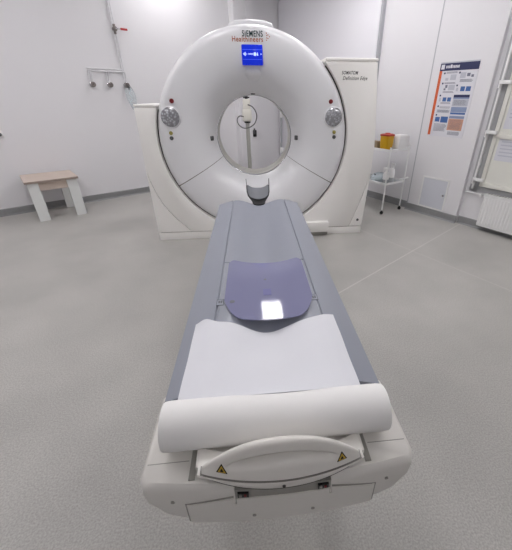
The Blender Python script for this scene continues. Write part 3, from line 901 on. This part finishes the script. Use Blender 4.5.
# lip under the handle, with a seam above and a dark strip painting the shadow below it
def lipth(x): return .024 * (1 - (abs(x) / .182) ** 2.5) + .005
secs = []
for i in range(NX + 1):
    x = -.182 + .364 * i / NX
    y0 = hy_(x) - .0015; zl = hzs(x) - .0035
    secs.append([(x, y0 + .06, zl), (x, y0 - .001, zl), (x, y0 - .0025, zl - .004), (x, y0 + .003, zl - lipth(x)), (x, y0 + .06, zl - lipth(x))])
mb = MB(); mb.loft(secs); lip = tb(mb, 'handle_lip', 'house', angle=40)
secs = []
for i in range(NX + 1):
    x = -.176 + .352 * i / NX
    y0 = hy_(x) - .0024; zl = hzs(x) - .0045
    secs.append([(x, y0, zl), (x, y0 + .02, zl), (x, y0 + .02, zl + .0018), (x, y0, zl + .0018)])
mb = MB(); mb.loft(secs); tb(mb, 'handle_seam', 'seam')
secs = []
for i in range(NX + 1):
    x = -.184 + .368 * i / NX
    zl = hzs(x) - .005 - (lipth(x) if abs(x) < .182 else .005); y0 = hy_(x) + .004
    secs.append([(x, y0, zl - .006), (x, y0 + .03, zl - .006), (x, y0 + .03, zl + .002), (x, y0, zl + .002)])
mb = MB(); mb.loft(secs); tb(mb, 'lip_shade', 'gap')
mb = MB(); mb.lathe([(.0035, .004), (.0035, -.001), (.0003, -.001)], c=(0, hy_(0) - .004, .688), axis='y', n=10); tb(mb, 'screw', 'gap')
# warning triangles on the handle
def hsurf(x, z):
    f = (z - hzs(x)) / (hza(x) - hzs(x))
    for (y0, f0), (y1, f1) in zip(FR, FR[1:]):
        if f0 <= f <= f1: return hy_(x) + (y0 + (y1 - y0) * (f - f0) / (f1 - f0)) * (.25 + .75 * (hza(x) - .711) / .073)
    return hy_(x)
for sx in (-1, 1):
    cx_, cz = sx * .128, .722
    mb = MB()
    def tri(k, yo):
        pts = [(cx_ + k * cos(a), cz + k * .85 * sin(a)) for a in (pi / 2, pi / 2 + 2.094, pi / 2 + 4.188)]
        A = [mb.bm.verts.new((x, hsurf(x, z) - yo, z)) for x, z in pts]; B = [mb.bm.verts.new((x, hsurf(x, z) - yo + .003, z)) for x, z in pts]
        fs = [mb.bm.faces.new(A), mb.bm.faces.new(B[::-1])] + [mb.bm.faces.new([A[i], B[i], B[(i + 1) % 3], A[(i + 1) % 3]]) for i in range(3)]
        for f in fs: f.material_index = mb.mi
    tri(.0135, .0012); mb.mi = 1; tri(.0098, .0020); mb.mi = 0; tri(.0045, .0028)
    tb(mb, 'warning_triangle', ['black', 'warn'], hd_)
# recessed connector slot and lower panel on the housing front
def fpatch(mb, x0, x1, zfun0, zfun1, dout, din, n=16):
    secs = []
    for i in range(n + 1):
        x = x0 + (x1 - x0) * i / n
        y = fy(x, .004)
        a, b = zfun0(x), zfun1(x)
        secs.append([(x, y - dout, a), (x, y - dout, b), (x, y + din, b), (x, y + din, a)])
    mb.loft(secs)
def ptop(x): return .632 - .026 * max(0, (abs(x) - .11) / .105)
mb = MB(); fpatch(mb, -.106, .106, lambda x: .606, lambda x: .662, .0015, .01); sl = tb(mb, 'connector_slot', 'recess')
mb = MB(); fpatch(mb, -.104, .104, lambda x: .610, lambda x: .632, .0040, .01); tb(mb, 'slot_ledge', 'house', sl)
for cx_ in (-.088, .088):
    mb = MB(); fpatch(mb, cx_ - .012, cx_ + .012, lambda x: .640, lambda x: .656, .006, .004, 4); mb.mi = 1
    fpatch(mb, cx_ - .009, cx_ - .003, lambda x: .644, lambda x: .652, .0075, .0, 2); mb.mi = 2
    fpatch(mb, cx_ + .002, cx_ + .007, lambda x: .644, lambda x: .652, .0075, .0, 2)
    tb(mb, 'connector', ['black', 'recess', 'darkred'], sl)
mb = MB()
fpatch(mb, -.215, .215, lambda x: .534, lambda x: .608, .003, .01, 24)
tb_panel = tb(mb, 'lower_panel', 'house')
for sx in (-1, 1):
    xa, xb = sorted((sx * .110, sx * .215))
    mb = MB(); fpatch(mb, xa, xb, lambda x: .58, ptop, .003, .01, 8); tb(mb, 'panel_wing', 'house')
    xa, xb = sorted((sx * .110, sx * .218))
    mb = MB(); fpatch(mb, xa, xb, ptop, lambda x: ptop(x) + .003, .0012, .01, 8); tb(mb, 'panel_seam', 'recess')
    xa, xb = sorted((sx * .215, sx * .219))
    mb = MB(); fpatch(mb, xa, xb, lambda x: .536, lambda x: .609, .0012, .01, 2); tb(mb, 'side_seam', 'recess')
for x, z in ((-.068, .558), (.068, .558), (-.245, .615), (.245, .615)):
    mb = MB(); mb.lathe([(.0045, .006), (.0045, -.0015), (.0004, -.0018)], c=(x, fy(x, .004) - (.003 if abs(x) < .2 else 0), z), axis='y', n=12); tb(mb, 'screw_cap', 'recess')

# head holder at the far end of the table
def hs_sec(y, w, hgt, z0, t, n=14):
    inner, outer = [], []
    for i in range(n + 1):
        u = -1 + 2 * i / n
        inner.append((u * w, y, z0 + hgt * abs(u) ** 2.6))
        outer.append((u * (w + t), y, z0 - t + (hgt + t) * abs(u) ** 2.6))
    return inner + outer[::-1]
specs = [(-1.0, .040, .006, .672), (-.95, .045, .01, .672), (-.90, .062, .018, .674), (-.86, .078, .022, .682), (-.80, .087, .026, .694), (-.70, .091, .028, .708), (-.65, .091, .028, .712)]
mb = MB(); mb.loft([hs_sec(y, w_, h_, z0, .007) for y, w_, h_, z0 in specs])
hh = tb(mb, 'head_holder', 'black', angle=50)
mb = MB(); mb.loft([hs_sec(y, w_ * .93, h_ * .93, z0 + .006, .004) for y, w_, h_, z0 in [(-.885, .066, .02, .678)] + specs[3:-1] + [(-.655, .090, .028, .712)]])
tb(mb, 'cushion', 'cushion', hh, angle=50)
for sx in (-1, 1):
    mb = MB(); mb.tube([(sx * .096, -.66, .725), (sx * .097, -.655, .795)], .003, 8); tb(mb, 'side_post', 'darkgrey', hh)

# ------------------------------------------------------------------ pad, paper roll
def pady(x, v):
    a = abs(x) / .172
    yt = -2.088 + .046 * min(1, a / .86) ** 2 - .030 * (max(0, a - .86) / .14) ** 2
    ybm = -2.532 + .036 * a ** 2 + .105 * max(0, (a - .45) / .55) ** 3.2
    return yt + (ybm - yt) * v
mb = MB()
def padf(u, v):
    uu = (u - .5) * 2
    w_ = .173
    x = uu * w_ + .005
    return (x, pady(uu * .172, v), .7115)
mb.grid(padf, 36, 30, 0.004)
pd = empty('positioning_pad', (0, -2.29, 0), 0, label='glossy translucent violet plastic plate lying on the grey tabletop', cat='plastic plate')
bmesh.ops.translate(mb.bm, vec=(0, 2.29, 0), verts=mb.bm.verts[:])
mb.build('plate', 'pad', pd, angle=40)
mb = MB(); mb.box(-.016, .016, -.082, -.035, .7112, .7122); mb.build('plate_label', 'padlabel', pd)
for x, y, z, r_ in ((-.137, -.115, .7115, .010), (-.004, .045, .7115, .006)):
    mb = MB(); mb.lathe([(r_, -.001), (r_, .0006), (.0004, .0006)], c=(x, y, z), n=16); mb.build('plate_stud', 'tableedge', pd)

pr = empty('paper_roll', (0, -2.93, .66), 0, label='thick roll of white exam paper across the table foot end, its sheet unrolled', cat='paper roll')
RR, RYC, RZC = .056, -2.936, .7215
def toroll(mb): bmesh.ops.translate(mb.bm, vec=(0, 2.93, -.66), verts=mb.bm.verts[:])
mb = MB()
secs = []
for i in range(41):
    x = -.268 + .532 * i / 40
    e = min(1, (min(x + .268, .264 - x) + .004) / .014)
    rad = RR * (0.90 + .10 * sqrt(max(0, 1 - (1 - e) ** 2))) * (1 - .03 * math.exp(-((x - .02) / .09) ** 2))
    secs.append([(x, RYC + rad * cos(a), RZC + rad * sin(a) - .003 * math.exp(-((x - .02) / .1) ** 2)) for a in [2 * pi * k / 40 for k in range(40)]])
mb.loft(secs)
toroll(mb); mb.build('roll', 'roll', pr, angle=50)
for x in (-.2687, .2647):
    mb = MB(); mb.lathe([(.019, -.0005), (.019, .0005), (.0004, .0005)], c=(x, RYC, RZC), axis='x', n=20)
    toroll(mb); mb.build('core', 'recess', pr)
mb = MB()
def sheetf(u, v):
    x = -.262 + .498 * u
    y0 = -2.512 - .036 * sin(u * 3.1) ** 2 + .012 * math.exp(-((u - .09) / .05) ** 2) - .004 * sin(u * 17)
    yT = RYC + .004
    # flat part then up over the roll
    L1 = .78
    zflat = zt(x) * (1 - .5 * v) + .700 * .5 * v + .003
    if v < L1:
        t = v / L1; y = y0 + (-2.855 - y0) * t
        z = zflat + .0022 * sin(5 * u + 9 * t) * sin(pi * t) + .012 * math.exp(-((u - .06) / .05) ** 2) * math.exp(-t * 14)
        z = max(z, zt(x) + .002)
    else:
        t = (v - L1) / (1 - L1)
        yE = RYC + RR * .60; zE = RZC + RR * .78
        y = -2.855 + (yE + 2.855) * t
        z = zflat + (zE - zflat) * t ** 1.6
    xx = x * (1.0) + .012 * v * (1 if u < .05 else 0) * 0
    return (xx, y, z)
mb.grid(sheetf, 50, 60, 0.0008)
toroll(mb); mb.build('sheet', 'sheet', pr, angle=60)
# clear film flap at the right where sheet and roll meet

# ------------------------------------------------------------------ unseen ceiling lights, most added to brighten the room
spots = [(.17, .98), (-.95, 2.2), (1.15, 1.05), (-2.3, .1), (1.5, -.5), (2.3, -2.1), (-.75, -1.25), (.62, -1.25), (-2.2, -2.2), (-3.2, -.9), (.5, -4.5)]  # first one read off the pad glare, the others added as fill light
proto = None
for i, (x, y) in enumerate(spots):
    if proto is None:
        o = empty('unseen_ceiling_light', (x, y, H), 0, label='unseen rectangular white ceiling light panel', cat='ceiling light', group='unseen ceiling light panels')
        mb = MB()
        a, b_, c_, d_ = .19, .165, .33, .305
        for (x0, x1, y0, y1) in ((-a, -b_, -c_, c_), (b_, a, -c_, c_), (-b_, b_, -c_, -d_), (-b_, b_, d_, c_)):
            mb.box(x0, x1, y0, y1, -.022, 0, .002, 1)
        mb.build('frame', 'white', o)
        mb = MB(); mb.box(-b_, b_, -d_, d_, -.014, -.004); mb.build('diffuser', 'diffuser', o)
        proto = o
    else:
        o = copy_tree(proto); o.location = (x, y, H)

# ------------------------------------------------------------------ world, camera, view
wd = bpy.data.worlds.new('world'); SC.world = wd; wd.use_nodes = True
wd.node_tree.nodes['Background'].inputs[0].default_value = (.8, .82, .85, 1)
wd.node_tree.nodes['Background'].inputs[1].default_value = 0.3

F, CXp, CYp = 319.664, 289.817, 275.65
yaw, pitch, roll = 0.112, 0.508, 0.005
fw = Vector((sin(yaw) * cos(pitch), cos(yaw) * cos(pitch), -sin(pitch)))
rt = Vector((cos(yaw), -sin(yaw), 0)); up = rt.cross(fw)
r2 = rt * cos(roll) + up * sin(roll); u2 = up * cos(roll) - rt * sin(roll)
cam = bpy.data.cameras.new('camera'); co = bpy.data.objects.new('camera', cam); COL.objects.link(co)
co.matrix_world = Matrix(((r2.x, u2.x, -fw.x, -.032), (r2.y, u2.y, -fw.y, -3.45), (r2.z, u2.z, -fw.z, 1.399), (0, 0, 0, 1)))
cam.sensor_fit = 'VERTICAL'; cam.sensor_height = 24.0; cam.lens = F / 550 * 24.0
cam.shift_x = -(CXp - 256) / 550; cam.shift_y = (CYp - 275) / 550
cam.clip_start = 0.02
SC.camera = co
vs = SC.view_settings
vs.view_transform = 'Standard'; vs.look = 'None'; vs.gamma = 1.0; vs.use_curve_mapping = False
vs.exposure = 0.30
SC.cycles.max_bounces = 10; SC.cycles.diffuse_bounces = 6
SC.cycles.use_denoising = True
